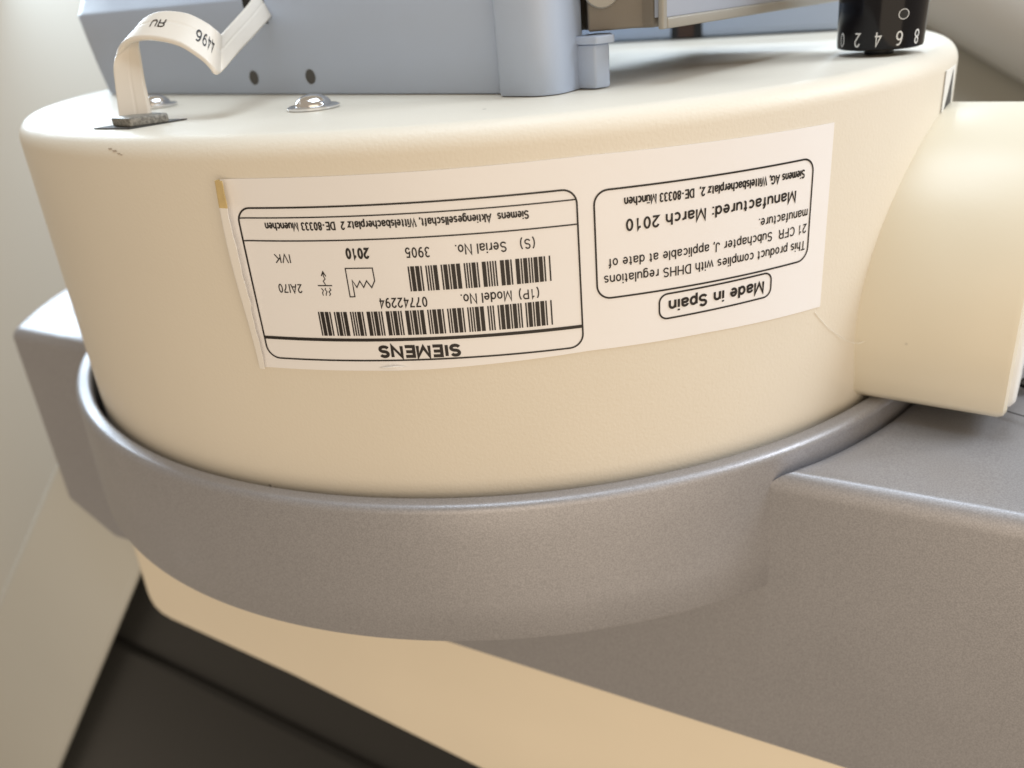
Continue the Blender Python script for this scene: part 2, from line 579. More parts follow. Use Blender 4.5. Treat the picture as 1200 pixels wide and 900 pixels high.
def print_text(name, txt, weight, xs, ts, te, zs, ze, cap, parent):
    g, ff = glyphs(txt, weight, xs)
    vs = []
    for x, y in g:
        t = ts + (te - ts) * x
        z = zs + (ze - zs) * x - cap * y
        vs.append(label_pt(t, z, PRINT))
    return mesh(name, vs, ff, M_INK, parent, smooth=False)


TEXT = [('Siemens  Aktiengesellschaft, Wittelsbacherplatz 2  DE-80333 Muenchen', .185, 0.0408, -0.3358, -0.1190, -0.1174, 0.0112),
        ('(S)', .14, 0.0465, 0.0258, -0.1585, -0.1580, 0.0138),
        ('Serial No.', .14, 0.007, -0.0633, -0.1591, -0.1583, 0.0143),
        ('3905', .14, -0.0989, -0.1334, -0.1587, -0.158, 0.0145),
        ('(1P)', .14, 0.0476, 0.0187, -0.2309, -0.2309, 0.0138),
        ('Model No.', .14, 0.0089, -0.0631, -0.23, -0.2301, 0.0146),
        ('07742294', .14, -0.1112, -0.1807, -0.2305, -0.2302, 0.0148),
        ('SIEMENS', .28, -0.0714, -0.1934, -0.3058, -0.3040, 0.0172),
        ('2010', .22, -0.1837, -0.2192, -0.1565, -0.156, 0.0145),
        ('IVK', .13, -0.3054, -0.3308, -0.1634, -0.1633, 0.0128),
        ('2AI70', .13, -0.2952, -0.3342, -0.208, -0.2079, 0.0133),
        ('Siemens AG, Wittelsbacherplatz 2,  DE-80333 M\u00fcnchen', .185, 0.4697, 0.173, -0.1203, -0.1165, 0.0122),
        ('Manufactured: March 2010', .185, 0.4549, 0.1749, -0.1486, -0.1471, 0.0163),
        ('manufacture.', .14, 0.4808, 0.3868, -0.1801, -0.1785, 0.0139),
        ('21 CFR  Subchapter J, applicable at date of', .14, 0.4814, 0.1484, -0.203, -0.2000, 0.0139),
        ('This product complies with DHHS regulations', .14, 0.4797, 0.141, -0.2292, -0.2238, 0.0141),
        ('Made in Spain', .22, 0.4021, 0.238, -0.2768, -0.2759, 0.0176)]
for row in TEXT:
    nat = sum(FONT[c][0] + 0.115 + 0.35 * (row[1] - .13) for c in row[0]) - 0.2
    print_text('printed_line', row[0], row[1], (row[2] - row[3]) / row[6] / nat, *row[2:], label)

C39 = {'0': 'nnnwwnwnn', '1': 'wnnwnnnnw', '2': 'nnwwnnnnw', '3': 'wnwwnnnnn', '4': 'nnnwwnnnw', '5': 'wnnwwnnnn', '7': 'nnnwnnwnw',
       '9': 'nnwwnnwnn', 'P': 'nnwnwnnwn', 'S': 'nnwnnnwwn', '*': 'nwnnwnwnn'}


def barcode(msg, ts, te, z0, z1):
    el = []
    for ch in '*' + msg + '*':
        for i, c in enumerate(C39[ch]): el.append((i % 2 == 0, 2.9 if c == 'w' else 1.0))
        el.append((False, 1.0))
    el.pop()
    tot = sum(x for _, x in el)
    vs, fs, x = [], [], 0.0
    for bar, wd in el:
        if bar:
            a = ts + (te - ts) * (x - 0.08) / tot
            b = ts + (te - ts) * (x + wd + 0.08) / tot
            o = len(vs)
            for z in (z0, (z0 + z1) / 2, z1):
                vs += [label_pt(a, z, PRINT), label_pt(b, z, PRINT)]
            fs += [(o, o + 1, o + 3, o + 2), (o + 2, o + 3, o + 5, o + 4)]
        x += wd
    return vs, fs


v, f = barcode('S3905', 0.0660, -0.1328, -0.1850, -0.2215)
mesh('barcode', v, f, M_INK, label, smooth=False)
v, f = barcode('1P07742294', 0.0642, -0.2775, -0.2500, -0.2873)
mesh('barcode', v, f, M_INK, label, smooth=False)
fac = [(-0.2235, -0.1847), (-0.1836, -0.1851), (-0.1829, -0.2037), (-0.1887, -0.2139), (-0.1949, -0.2036), (-0.2005, -0.2133), (-0.205, -0.2037), (-0.2106, -0.2131), (-0.2162, -0.2022), (-0.2159, -0.2269), (-0.2232, -0.2271)]
v, f = stroke(fac, 0.0016, True)
mesh('factory_symbol', v, f, M_INK, label, smooth=False)
v, f = join(stroke([(-0.2699, -0.2098), (-0.2478, -0.2099)], 0.0016),
            stroke([(-0.2576, -0.2091), (-0.2602, -0.203), (-0.2567, -0.1998), (-0.2586, -0.196), (-0.2584, -0.189)], 0.0013),
            stroke([(-0.2618, -0.1954), (-0.2584, -0.189), (-0.2549, -0.196)], 0.0016),
            stroke([(-0.2653, -0.2139), (-0.2626, -0.2171), (-0.2646, -0.221), (-0.264, -0.2249)], 0.0013),
            stroke([(-0.2584, -0.2133), (-0.2597, -0.2159), (-0.2572, -0.2191), (-0.2590, -0.2217), (-0.2596, -0.2249)], 0.0013),
            stroke([(-0.2523, -0.2133), (-0.2508, -0.2165), (-0.2543, -0.2191), (-0.2523, -0.2223), (-0.2545, -0.2252)], 0.0013))
mesh('arrow_symbol', v, f, M_INK, label, smooth=False)

# ---- warning marker on the right flank
vs = []
for i in range(9):
    for j in range(6):
        vs.append(cyl(0.900 + 0.100 * i / 8, -0.034 - 0.085 * j / 5, 0.0018))
fs = [(i * 6 + j, i * 6 + j + 1, i * 6 + j + 7, i * 6 + j + 6) for i in range(8) for j in range(5)]
mk = mesh('warning_marker', vs, fs, M_WHITE, drum)
m = mk.modifiers.new('s', 'SOLIDIFY'); m.thickness = 0.0016 * S; m.offset = -1
apply_mods(mk, 60)
tri = [cyl(0.967, -0.036, 0.0026), cyl(0.906, -0.115, 0.0026), cyl(0.945, -0.115, 0.0026), cyl(0.988, -0.115, 0.0026)]
mesh('triangle', tri, [(0, 1, 2), (0, 2, 3)], M_SLATE, mk, smooth=False)
v, f = join(([cyl(0.8985, -0.033, 0.002), cyl(0.9015, -0.033, 0.002), cyl(0.9015, -0.119, 0.002), cyl(0.8985, -0.119, 0.002)], [(0, 1, 2, 3)]))
mesh('border', v, f, M_SLATE, mk, smooth=False)

# ---- scuff on the rim
v, f = [], []
for a, b, s_ in ((-0.612, -0.0165, 0.006), (-0.600, -0.019, 0.007), (-0.589, -0.0225, 0.005), (-0.583, -0.024, 0.0035)):
    o_ = len(v)
    zz = b
    for dx, dz in ((-1, 0.1), (-0.3, -0.35), (1, -0.15), (0.4, 0.3)):
        z = zz + dz * s_ * 0.7
        c_ = (z + FIL) / FIL
        rr = 1 - FIL + FIL * math.sqrt(max(0, 1 - c_ * c_)) + 0.0006
        t = a + dx * s_
        v.append((rr * math.sin(t), -rr * math.cos(t), z))
    f.append((o_, o_ + 1, o_ + 2, o_ + 3))
mesh('scuff_mark', v, f, M_SMUT, drum, smooth=False)


# ---- dome head screws
def screw(x, y, r, parent, h=0.022):
    p = [(0.0, h)] + [(r * 0.70 * math.sin(R(a)), 0.006 + (h - 0.006) * math.cos(R(a))) for a in range(8, 91, 9)]
    v, f = lathe_data(p, 40, (x, y))
    d = mesh('screw', v, f, M_CHROME, parent)
    p = [(r * 0.62, 0.0065), (r * 0.92, 0.0060), (r, 0.0045), (r, 0.0012), (r * 0.96, 0.0003)]
    v, f = lathe_data(p, 40, (x, y))
    mesh('washer', v, f, M_CHROME, d)
    return d


screw(-0.288, -0.668, 0.043, drum, 0.023)
screw(-0.640, -0.405, 0.040, drum, 0.022)

# ---- cable clamp and the flat dark rhomboid plate under it
g = [(-0.640, -0.697), (-0.566, -0.7395), (-0.4965, -0.672), (-0.580, -0.640)]
v, f = prism(g, 0.0005, 0.0022)
gk = mesh('dark_plate', v, f, M_SLATE, drum, smooth=False)
cl = [(-0.6105, -0.694), (-0.5655, -0.734), (-0.517, -0.694), (-0.560, -0.655)]
v, f = prism(cl, 0.0022, 0.016)
o = mesh('cable_clamp', v, f, M_GROM, drum)
bevel(o, 0.003, 2)

# ------------------------------------------------------------------ support yoke (grey casting)
TH = R(29.1)
tv = Vector((math.cos(TH), -math.sin(TH), 0))
nv = Vector((-math.sin(TH), -math.cos(TH), 0))


def tn(t, d, z=0.0):
    p = tv * t + nv * d
    return (p.x, p.y, z)


yoke = thing('support_yoke', 'metallic grey yoke casting whose collar wraps the cream drum', 'machine frame', (0, 0, -1.2))
YF, YT, YB = 0.648, -0.582, -1.165
AR = 1.044                       # the two arms butt against the collar wall on this radius


def yoke_top(x, y):
    return YT + 0.010 - 0.018 * Vector((x, y, 0)).dot(tv)


def pol(th, r):
    return Vector((r * math.sin(th), -r * math.cos(th)))


def round_corner(a, c, b, r, n=6):
    """points of an arc of radius r that replaces the corner c between a and b"""
    da, db = (a - c).normalized(), (b - c).normalized()
    half = math.acos(max(-1, min(1, da.dot(db)))) / 2
    L_ = r / math.tan(half)
    m_ = c + (da + db).normalized() * (r / math.sin(half))
    p0, p1 = c + da * L_ - m_, c + db * L_ - m_
    out = []
    for i in range(n + 1):
        v_ = p0.lerp(p1, i / n)
        out.append(m_ + v_.normalized() * r)
    return out


def filleted(plan_, zb, r, n=6):
    """prism over a 2D outline (counter-clockwise) whose top edge is rounded with radius r"""
    P = [Vector(p) for p in plan_]
    N_ = len(P)
    nrm = []
    for i in range(N_):
        d0 = (P[i] - P[i - 1]).normalized(); d1 = (P[(i + 1) % N_] - P[i]).normalized()
        n0, n1 = Vector((d0.y, -d0.x)), Vector((d1.y, -d1.x))
        q = (n0 + n1).normalized()
        nrm.append(q / max(0.3, q.dot(n0)))
    vs, fs = [], []
    lev = [(0.0, None), (0.0, r + 0.004)] + [(r * (1 - math.cos(R(90 * k / n))), r * (1 - math.sin(R(90 * k / n)))) for k in range(n + 1)]
    for off, dz in lev:
        for p, q in zip(P, nrm):
            x = p - q * off
            vs.append((x.x, x.y, zb if dz is None else yoke_top(x.x, x.y) - dz))
    for i in range(len(lev) - 1):
        for k in range(N_):
            fs.append((i * N_ + k, i * N_ + (k + 1) % N_, (i + 1) * N_ + (k + 1) % N_, (i + 1) * N_ + k))
    fs.append(tuple((len(lev) - 1) * N_ + k for k in range(N_)))
    return vs, fs


phi = math.acos(YF / AR)
thr, thl = phi - TH, -phi - TH
cR, cL = pol(thr, AR), pol(thl, AR)
far = Vector(tn(3.6, YF)[:2])
arcR = [pol(thr + 0.02 + (R(118) - thr - 0.02) * k / 40, AR) for k in range(41)]
rc = [cR]
planR = [far, Vector(tn(3.6, -1.3)[:2]), Vector(tn(0.9, -1.0)[:2])] + [p for p in reversed(arcR) if (p - cR).length > 0.086] + rc
left = []
for k in range(25):
    q = R(150) - k * (R(150) - math.acos(YF / 1.305)) / 24          # angle from the front normal, turning to the left
    left.append(((nv * math.cos(q) - tv * math.sin(q)) * (1.305 + 0.095 * math.sin(math.pi * k / 24))).xy)
arcL = [pol(thl - 0.02 + (R(-128) - thl + 0.02) * k / 40, AR) for k in range(41)]
lcorn = round_corner(left[-2], left[-1], cL, 0.03)
rc = [cL]
planL = left[:-1] + lcorn + rc + [p for p in arcL if (p - cL).length > 0.068]
ZM = -0.812
lo = [Vector(tn(-0.97, YF)[:2]), far, Vector(tn(3.6, -1.3)[:2])] + left[:-1] + lcorn
lv, lf = prism([(p.x, p.y) for p in lo], YB, ZM)


def under(x, y, z):
    t_ = Vector((x, y, 0)).dot(tv)
    if z > -1: return (x, y, z)
    return (x, y, z - 0.020 * (t_ + 0.9) / 1.8 + (max(0.0, min(0.22, -0.975 - t_)) * 0.60))


lv = [under(*p) for p in lv]
v, f = join((lv, lf), filleted(planR, ZM, 0.036, 8), filleted(planL, ZM, 0.030, 8))
body = mesh('body', v, f, M_GREY, yoke, sharp=42)
RI, RO, RT = 1.0125, 1.046, -0.556
prof = [(RI, -0.815), (RI, RT - 0.02)] + arc(RI + 0.008, RT - 0.008, 0.008, 180, 92, 5) + arc(RO - 0.0135, RT - 0.0135, 0.0135, 89, 3, 8) + [(1.0475, -0.62), (1.0512, -0.74), (1.0518, -0.808), (1.0495, -0.815), (RI, -0.815)]
v, f = lathe_data(prof, 256)
mesh('collar', v, f, M_GREY, yoke)
# seam of a lid on the right arm
p0 = Vector(on_plane(1125, 466, (0, 0, YT), Vector((0, 0, 1)))); p1 = Vector(on_plane(1230, 497, (0, 0, YT), Vector((0, 0, 1))))
dd = (p1 - p0).normalized(); pp = Vector((-dd.y, dd.x, 0)) * 0.0022
p0 -= dd * 0.15
v, f = [tuple(q + Vector((0, 0, 0.0006))) for q in (p0 - pp, p1 - pp, p1 + pp, p0 + pp)], [(0, 1, 2, 3)]
mesh('lid_seam', v, f, M_DARK, yoke, smooth=False)

# fastener on the right arm of the yoke
fc = on_plane(1212, 452, (0, 0, YT), Vector((0, 0, 1)))
fas = thing('fastener', 'small round steel cap in a black ring beside the cream motor arm', 'fastener', (fc.x, fc.y, YT))
p = [(0.0, YT + 0.012), (0.014, YT + 0.011), (0.019, YT + 0.006), (0.020, YT + 0.0005)]
v, f = lathe_data(p, 36, (fc.x, fc.y)); mesh('cap', v, f, M_CHROME, fas)
p = [(0.019, YT + 0.005), (0.024, YT + 0.006), (0.026, YT + 0.003), (0.026, YT + 0.0005)]
v, f = lathe_data(p, 36, (fc.x, fc.y)); mesh('ring', v, f, M_BLACK, fas)

# ------------------------------------------------------------------ motor arm (cream cylinder out of the drum's right flank)
TA = 0.965
aa = Vector((math.sin(TA), -math.cos(TA), 0))
ab = Vector((-aa.y, aa.x, 0))          # to the back right
ZC, RA = -0.424, 0.328
arm = thing('motor_arm', 'cream rounded arm standing out of the right side of the drum', 'machine arm', (aa.x, aa.y, -0.57))
sec = []
for k in range(49):
    q = R(-35) + (R(250)) * k / 48
    sec.append((RA * math.cos(q), ZC + RA * math.sin(q)))
# flat bottom with rounded corners
zb = -0.560
fl = [p for p in sec if p[1] > zb + 0.035]
xm = max(p[0] for p in fl if p[1] < ZC + 0.02)
rc = 0.05
bot = []
xs = fl[0][0]
for k in range(7):
    q = R(0 - 90 * k / 6)
    bot.append((xs - rc + 0.004 + rc * math.cos(q) - 0.004, zb + 0.035 + 0.035 * math.sin(q)))
sec = fl + [(-x, z) for x, z in bot[1:]] + [(x, z) for x, z in reversed(bot[1:])]
# order: fl goes right->top->left, then down the left corner, then along the bottom to the right corner
END = 1.185
rings = [(0.60, 1.0), (0.85, 1.0), (1.05, 1.0), (END - 0.012, 1.0), (END - 0.004, 0.990), (END, 0.965), (END - 0.006, 0.94)]
vs, fs = [], []
zc2 = -0.36
for (L_, k) in rings:
    for (x, z) in sec:
        p = aa * L_ + ab * (x * k)
        vs.append((p.x, p.y, zc2 + (z - zc2) * k))
n = len(sec)
for i in range(len(rings) - 1):
    for k in range(n):
        fs.append((i * n + k, i * n + (k + 1) % n, (i + 1) * n + (k + 1) % n, (i + 1) * n + k))
mesh('shell', vs, fs, M_ARM, arm)
vs = []
for dz_, k in ((-0.010, 0.95), (0.004, 0.93), (0.010, 0.90)):
    for (x, z) in sec:
        p = aa * (END + dz_) + ab * (x * k)
        vs.append((p.x, p.y, zc2 + (z - zc2) * k))
fs = [(i * n + k, i * n + (k + 1) % n, (i + 1) * n + (k + 1) % n, (i + 1) * n + k) for i in range(2) for k in range(n)]
fs.append(tuple(2 * n + k for k in range(n)))
cap = mesh('end_plate', vs, fs, M_WHITE, arm)
for zz, off in ((-0.50, -0.20), (-0.465, -0.215), (-0.545, -0.19), (-0.43, -0.225)):
    c = aa * (END + 0.0105) + ab * off
    ring_ = []
    for k in range(12):
        q = 2 * math.pi * k / 12
        p = c + ab * (0.012 * math.cos(q))
        ring_.append((p.x + aa.x * 0.0006, p.y + aa.y * 0.0006, zz + 0.006 * math.sin(q)))
    mesh('vent_hole', ring_, [tuple(range(12))], M_DARK, cap, smooth=False)

# ------------------------------------------------------------------ lower cream cover and charcoal base
cover = thing('lower_cover', 'plain cream cover with a rounded corner below the grey yoke', 'machine cover', tn(0, 0.2, -1.6))


def face_prism(outline, d0, d1):
    """outline in (t, z), extruded from distance d0 (back) to d1 (front)"""
    n = len(outline)
    vs = [tn(t, d0, z) for t, z in outline] + [tn(t, d1, z) for t, z in outline]
    fs = [tuple(range(n)), tuple(range(2 * n - 1, n - 1, -1))]
    for i in range(n):
        j = (i + 1) % n
        fs.append((j, i, n + i, n + j))
    return vs, fs


out = [(-0.990, -1.15), (3.0, -1.15), (3.0, -2.17), (-0.86, -1.502)]
cr = [(-0.995 + 0.0, -1.40), (-0.992, -1.435), (-0.980, -1.462), (-0.955, -1.483), (-0.915, -1.494)]
v, f = face_prism(out[:3] + [(0.15, -1.640), (-0.45, -1.545)] + cr[::-1], -0.7, 0.60)
o = mesh('body', v, f, M_COVER, cover)
bevel(o, 0.018, 3, 60)

base = thing('machine_base', 'dark charcoal base under the cream cover with a raised lip', 'machine base', tn(0, 0, -5.9))
v, f = face_prism([(-1.25, -1.25), (3.0, -1.25), (3.0, -6.0), (-3.2, -6.0), (-3.2, -3.7), (-2.3, -2.65), (-1.60, -1.80)], -0.8, 0.46)
mesh('body', v, f, M_BASE, base)
v, f = face_prism([(-1.64, -1.83), (3.0, -2.42), (3.0, -6.0), (-3.2, -6.0), (-3.2, -3.7), (-2.3, -2.65)], -0.5, 0.482)
o = mesh('lip', v, f, M_BASE, base)
bevel(o, 0.03, 4, 60)

# leaning column left of the base
column = thing('leaning_column', 'leaning grey beige column behind the left end of the yoke', 'column', (-1.5, 0.3, -4.0))
cn = nv
Pq = nv * 0.57
c0, c1 = on_plane(40, 605, Pq, cn), on_plane(-60, 842, Pq, cn)
e0, e1 = on_plane(187, 623, Pq, cn), on_plane(20, 1020, Pq, cn)
c0b = on_plane(92, 480, Pq, cn); e0b = on_plane(238, 500, Pq, cn)
vec = (c1 - c0).normalized(); vec2 = (e1 - e0).normalized()
c1 = c1 + vec * 1.5; e1 = e1 + vec2 * 1.5
back = -nv * 0.5 - tv * 0.36
q4 = [c0b, e0b, e1, c1]
vs = [tuple(p) for p in q4] + [tuple(p + back) for p in q4]
fs = [(0, 1, 2, 3), (7, 6, 5, 4), (0, 4, 5, 1), (1, 5, 6, 2), (2, 6, 7, 3), (3, 7, 4, 0)]
o = mesh('column_body', vs, fs, M_COLUMN, column)
bevel(o, 0.03, 3, 40)

# ------------------------------------------------------------------ blue-grey collimator box on the drum
PA = R(37.3)
sv = Vector((math.cos(PA), -math.sin(PA), 0))
mv = Vector((-math.sin(PA), -math.cos(PA), 0))


def sm(s_, m_, z=0.0):
    p = sv * s_ + mv * m_
    return (p.x, p.y, z)


boxo = thing('collimator_box', 'blue grey plastic box standing on top of the drum', 'equipment box', (-0.2, -0.1, 0))


def loop(z, s0, md, rc, sl=0.0):
    pts = [sm(0.462, md, z), sm(0.10, -0.25, z), sm(s0, -0.25, z)]
    for k in range(7):
        q = R(90 * k / 6)
        pts.append(sm(s0 + rc - rc * math.cos(q), md - rc + rc * math.sin(q), z))
    return pts


levels = [(0.0015, -0.690, 0.546, 0.004), (0.006, -0.692, 0.549, 0.006), (0.06, -0.722, 0.549, 0.020), (0.12, -0.752, 0.549, 0.038), (0.172, -0.775, 0.549, 0.052),
          (0.176, -0.776, 0.547, 0.052), (0.180, -0.777, 0.541, 0.050), (0.235, -0.79, 0.502, 0.05), (0.30, -0.80, 0.44, 0.05), (0.42, -0.80, 0.30, 0.05)]
vs, fs = [], []
for lv in levels: vs += loop(*lv)
n = 10
for i in range(len(levels) - 1):
    for k in range(n):
        fs.append((i * n + k, i * n + (k + 1) % n, (i + 1) * n + (k + 1) % n, (i + 1) * n + k))
fs.append(tuple((len(levels) - 1) * n + k for k in range(n)))
fs.append(tuple(range(n - 1, -1, -1)))
mesh('front_shell', vs, fs, M_BLUE, boxo, sharp=50)
# rounded corner post with a seam to the front shell
pl = []
for k in range(9):
    q = R(100 - 100 * k / 8)
    pl.append((0.517 + 0.042 * math.cos(q), 0.536 + 0.042 * math.sin(q)))
pl = [(0.4555, 0.40), (0.4555, 0.562), (0.459, 0.571), (0.466, 0.5765)] + pl + [(0.558, 0.482), (0.540, 0.45), (0.46, 0.36)]
vs, fs = [], []
n = len(pl)
for z, k in ((0.0015, 0.985), (0.005, 1.0), (0.0805, 1.003), (0.081, 1.003), (0.40, 1.010)):
    for s_, m_ in pl:
        vs.append(sm(0.52 + (s_ - 0.52) * k, 0.45 + (m_ - 0.45) * k, z))
for i in range(4):
    for k in range(n):
        fs.append((i * n + k, i * n + (k + 1) % n, (i + 1) * n + (k + 1) % n, (i + 1) * n + k))
fs.append(tuple(4 * n + k for k in range(n))); fs.append(tuple(range(n - 1, -1, -1)))
mesh('corner_post', vs, fs, M_BLUE, boxo, sharp=40)
# rib with a lip, right of the post
v1 = prism([sm(0.545, 0.494)[:2], sm(0.590, 0.497)[:2], sm(0.601, 0.472)[:2], sm(0.580, 0.442)[:2], sm(0.560, 0.442)[:2]], 0.0015, 0.066)
v2 = prism([sm(0.543, 0.499)[:2], sm(0.597, 0.503)[:2], sm(0.612, 0.474)[:2], sm(0.588, 0.440)[:2], sm(0.555, 0.440)[:2]], 0.0662, 0.0785)
o = mesh('rib', *v1, M_BLUE, boxo); bevel(o, 0.004, 2, 30)
o = mesh('rib_lip', *v2, M_BLUE, boxo); bevel(o, 0.003, 2, 30)
for s_ in (-0.159, 0.0047):
    ring_ = []
    for k in range(20):
        q = 2 * math.pi * k / 20
        ring_.append(sm(s_ + 0.0135 * math.cos(q), 0.5496, 0.0328 + 0.0135 * math.sin(q)))
    inner = [sm(0, 0)] and [tuple(Vector(p) - mv * 0.03) for p in ring_]
    inner = [tuple(Vector(p) * 1.0) for p in ring_]
    mesh('screw_hole', ring_, [tuple(range(20))], M_SLATE, boxo, smooth=False)
slot = [sm(-0.150, 0.5497, 0.215), sm(-0.090, 0.5497, 0.200), sm(-0.0855, 0.5497, 0.128), sm(-0.098, 0.5497, 0.131), sm(-0.15, 0.5497, 0.16)]
mesh('cable_slot', slot, [(0, 1, 2, 3, 4)], M_DARK, boxo, smooth=False)

# ------------------------------------------------------------------ ribbon cable
cable = thing('ribbon_cable', 'flat ivory ribbon cable looping from the drum clamp into the blue box', 'cable', (-0.563, -0.694, 0.016))
ST = [((141, 146), (179, 142), 1.398, 1.390), ((139, 128), (176, 123), 1.398, 1.388), ((135, 100), (170, 95), 1.397, 1.392), ((133, 78), (166, 70), 1.392, 1.397),
      ((137, 63), (163, 45), 1.384, 1.402), ((150, 50), (170, 25), 1.370, 1.400), ((174, 46), (190, 15), 1.355, 1.392),
      ((208, 53), (219, 16.5), 1.343, 1.380), ((234, 69), (242, 27), 1.338, 1.373), ((247, 81), (251, 34), 1.337, 1.372), ((252, 87), (255, 38), 1.341, 1.376),
      ((256, 87), (257, 40), 1.349, 1.384), ((263, 81), (259, 40), 1.362, 1.396), ((280, 61), (272, 26), 1.42, 1.45), ((298, 42), (288, 8), 1.50, 1.525), ((318, 20), (306, -16), 1.60, 1.62), ((330, 6), (318, -30), 1.66, 1.68)]
EA = [at(a[0], a[1], da) for a, b, da, db in ST]
EB = [at(b[0], b[1], db) for a, b, da, db in ST]


def catmull(P, n):
    out = []
    for i in range(len(P) - 1):
        p0, p1, p2, p3 = P[max(i - 1, 0)], P[i], P[i + 1], P[min(i + 2, len(P) - 1)]
        for k in range(n):
            t = k / n
            out.append(0.5 * ((2 * p1) + (p2 - p0) * t + (2 * p0 - 5 * p1 + 4 * p2 - p3) * t * t + (3 * p1 - p0 - 3 * p2 + p3) * t ** 3))
    out.append(P[-1])
    return out


CA, CB = catmull(EA, 8), catmull(EB, 8)
NS = len(CA)
TK = 0.0046
NORM = []
for i in range(NS):
    t = ((CA[min(i + 1, NS - 1)] + CB[min(i + 1, NS - 1)]) - (CA[max(i - 1, 0)] + CB[max(i - 1, 0)])).normalized()
    NORM.append(t.cross((CB[i] - CA[i]).normalized()).normalized())
for _ in range(3):
    NORM = [(NORM[max(i - 1, 0)] + NORM[i] * 2 + NORM[min(i + 1, NS - 1)]).normalized() for i in range(NS)]
cs = []
NW = 24
for k in range(NW + 1):
    x = k / NW
    h = TK * min(1.0, math.sqrt(max(0.0, 1 - (1 - min(x, 1 - x) / 0.05) ** 2)) if min(x, 1 - x) < 0.05 else 1.0)
    if abs(x - 0.58) < 0.01: h *= 0.8
    cs.append((x, h * (1 + 0.03 * math.cos(x * 2 * math.pi * 12))))
vs, fs = [], []
m2 = 2 * (NW + 1)
for i in range(NS):
    for (x, h) in cs: vs.append(tuple(CA[i].lerp(CB[i], x) + NORM[i] * h))
    for (x, h) in reversed(cs): vs.append(tuple(CA[i].lerp(CB[i], x) - NORM[i] * h))
for i in range(NS - 1):
    for k in range(m2): fs.append((i * m2 + k, i * m2 + (k + 1) % m2, (i + 1) * m2 + (k + 1) % m2, (i + 1) * m2 + k))
jacket = mesh('jacket', vs, fs, M_RIBBON, cable, sharp=60)


def ribbon_pt(fi, x):
    i = max(0, min(NS - 2, int(fi)))
    t = fi - i
    return CA[i].lerp(CA[i + 1], t).lerp(CB[i].lerp(CB[i + 1], t), x) + NORM[i].lerp(NORM[i + 1], t) * (TK * 1.12)


def ribbon_text(txt, i0, i1, x0, x1, flip='', xs=1.3):
    """reads from station i0 (first letter) to i1; baseline at width x0, caps at width x1"""
    g, ff = glyphs(txt, 0.15, xs, flip)
    vs = [tuple(ribbon_pt(i0 + (i1 - i0) * x, x0 + (x1 - x0) * y)) for x, y in g]
    mesh('cable_marking', vs, ff, M_INK, jacket, smooth=False)


ribbon_text('4496', 73, 61.0, 0.66, 0.34)
ribbon_text('RU', 51.5, 47.0, 0.64, 0.38, flip='R')

# ------------------------------------------------------------------ control knob
KC = (0.684, -0.578)
knob = thing('control_knob', 'black numbered control knob standing on the right of the drum top', 'knob', (KC[0], KC[1], 0.0))
K0, K1, KR0, KR1 = 0.0105, 0.26, 0.070, 0.076
prof = [(0.0, K0), (KR0 - 0.006, K0), (KR0 - 0.001, K0 + 0.002), (KR0, K0 + 0.006), (KR1, K1 - 0.01), (KR1 - 0.006, K1), (0.0, K1)]
v, f = lathe_data(prof, 96, KC)
kb = mesh('body', v, f, M_BLACK, knob)
v, f = lathe_data([(0.0, 0.0), (0.024, 0.0005), (0.024, K0 + 0.001)], 32, KC)
mesh('shaft', v, f, M_BLACK, knob)


def knob_pt(a, z, up=0.0008):
    rr = KR0 + (KR1 - KR0) * (z - K0) / (K1 - K0) + up
    return (KC[0] + rr * math.sin(a), KC[1] - rr * math.cos(a), z)


VIEW = math.atan2(KC[0] - CAM.x, KC[1] - CAM.y)       # knob faces the camera along this bearing
for ch, ang in (('0', -62), ('2', -33), ('4', -4.5), ('6', 23.5), ('8', 52.5)):
    g, ff = glyphs(ch, 0.11)
    a0 = R(ang * 0.95 + 2) - VIEW
    wd = 0.155 if ch != '1' else 0.08
    vs = [knob_pt(a0 + wd * (0.5 - x), 0.0395 - 0.0225 * y) for x, y in g]
    mesh('numeral', vs, ff, M_NUM, kb, smooth=False)
ring_o, ring_i = [], []
ac = R(27) - VIEW
for k in range(28):
    q = 2 * math.pi * k / 28
    ring_o.append(knob_pt(ac + 0.125 * math.cos(q), 0.0650 + 0.0082 * math.sin(q), 0.0008))
    ring_i.append(knob_pt(ac + 0.108 * math.cos(q), 0.0650 + 0.0071 * math.sin(q), 0.0008))
vs = ring_o + ring_i
fs = [(k, (k + 1) % 28, 28 + (k + 1) % 28, 28 + k) for k in range(28)]
ss = mesh('set_screw', vs, fs, M_NUM, kb, smooth=False)
mesh('socket', [tuple(Vector(p)) for p in ring_i], [tuple(range(28))], M_DARK, ss, smooth=False)

# ------------------------------------------------------------------ side bracket with panel
br = thing('side_bracket', 'taupe bracket carrying a sloping pale panel beside the blue box', 'bracket', (0.22, -0.65, 0.085))
b0, b1 = Vector((0.162, -0.730, 0.083)), Vector((0.268, -0.7305, 0.083))
bx = b1 - b0
v, f = box_axes(b0, bx, (0.02, 0.30, 0), (0, 0, 0.30))
o = mesh('block', v, f, M_TAUPE, br); bevel(o, 0.004, 3, 40)
bc = b0 + bx * 0.20 + Vector((0, -0.006, 0.060))
vs = []
for (rr, yy) in ((0.028, 0.004), (0.028, -0.006), (0.026, -0.009), (0.0, -0.0095)):
    for k in range(36):
        q = 2 * math.pi * k / 36
        vs.append((bc.x + rr * math.cos(q), bc.y + yy, bc.z + rr * math.sin(q)))
fs = [(i * 36 + k, i * 36 + (k + 1) % 36, (i + 1) * 36 + (k + 1) % 36, (i + 1) * 36 + k) for i in range(3) for k in range(36)]
mesh('button', vs, fs, M_RAIL, br)
e0, e1 = Vector((0.2690, -0.774, 0.080)), Vector((0.69, -0.355, 0.080))
ed = (e1 - e0).normalized(); en = Vector((ed.y, -ed.x, 0))
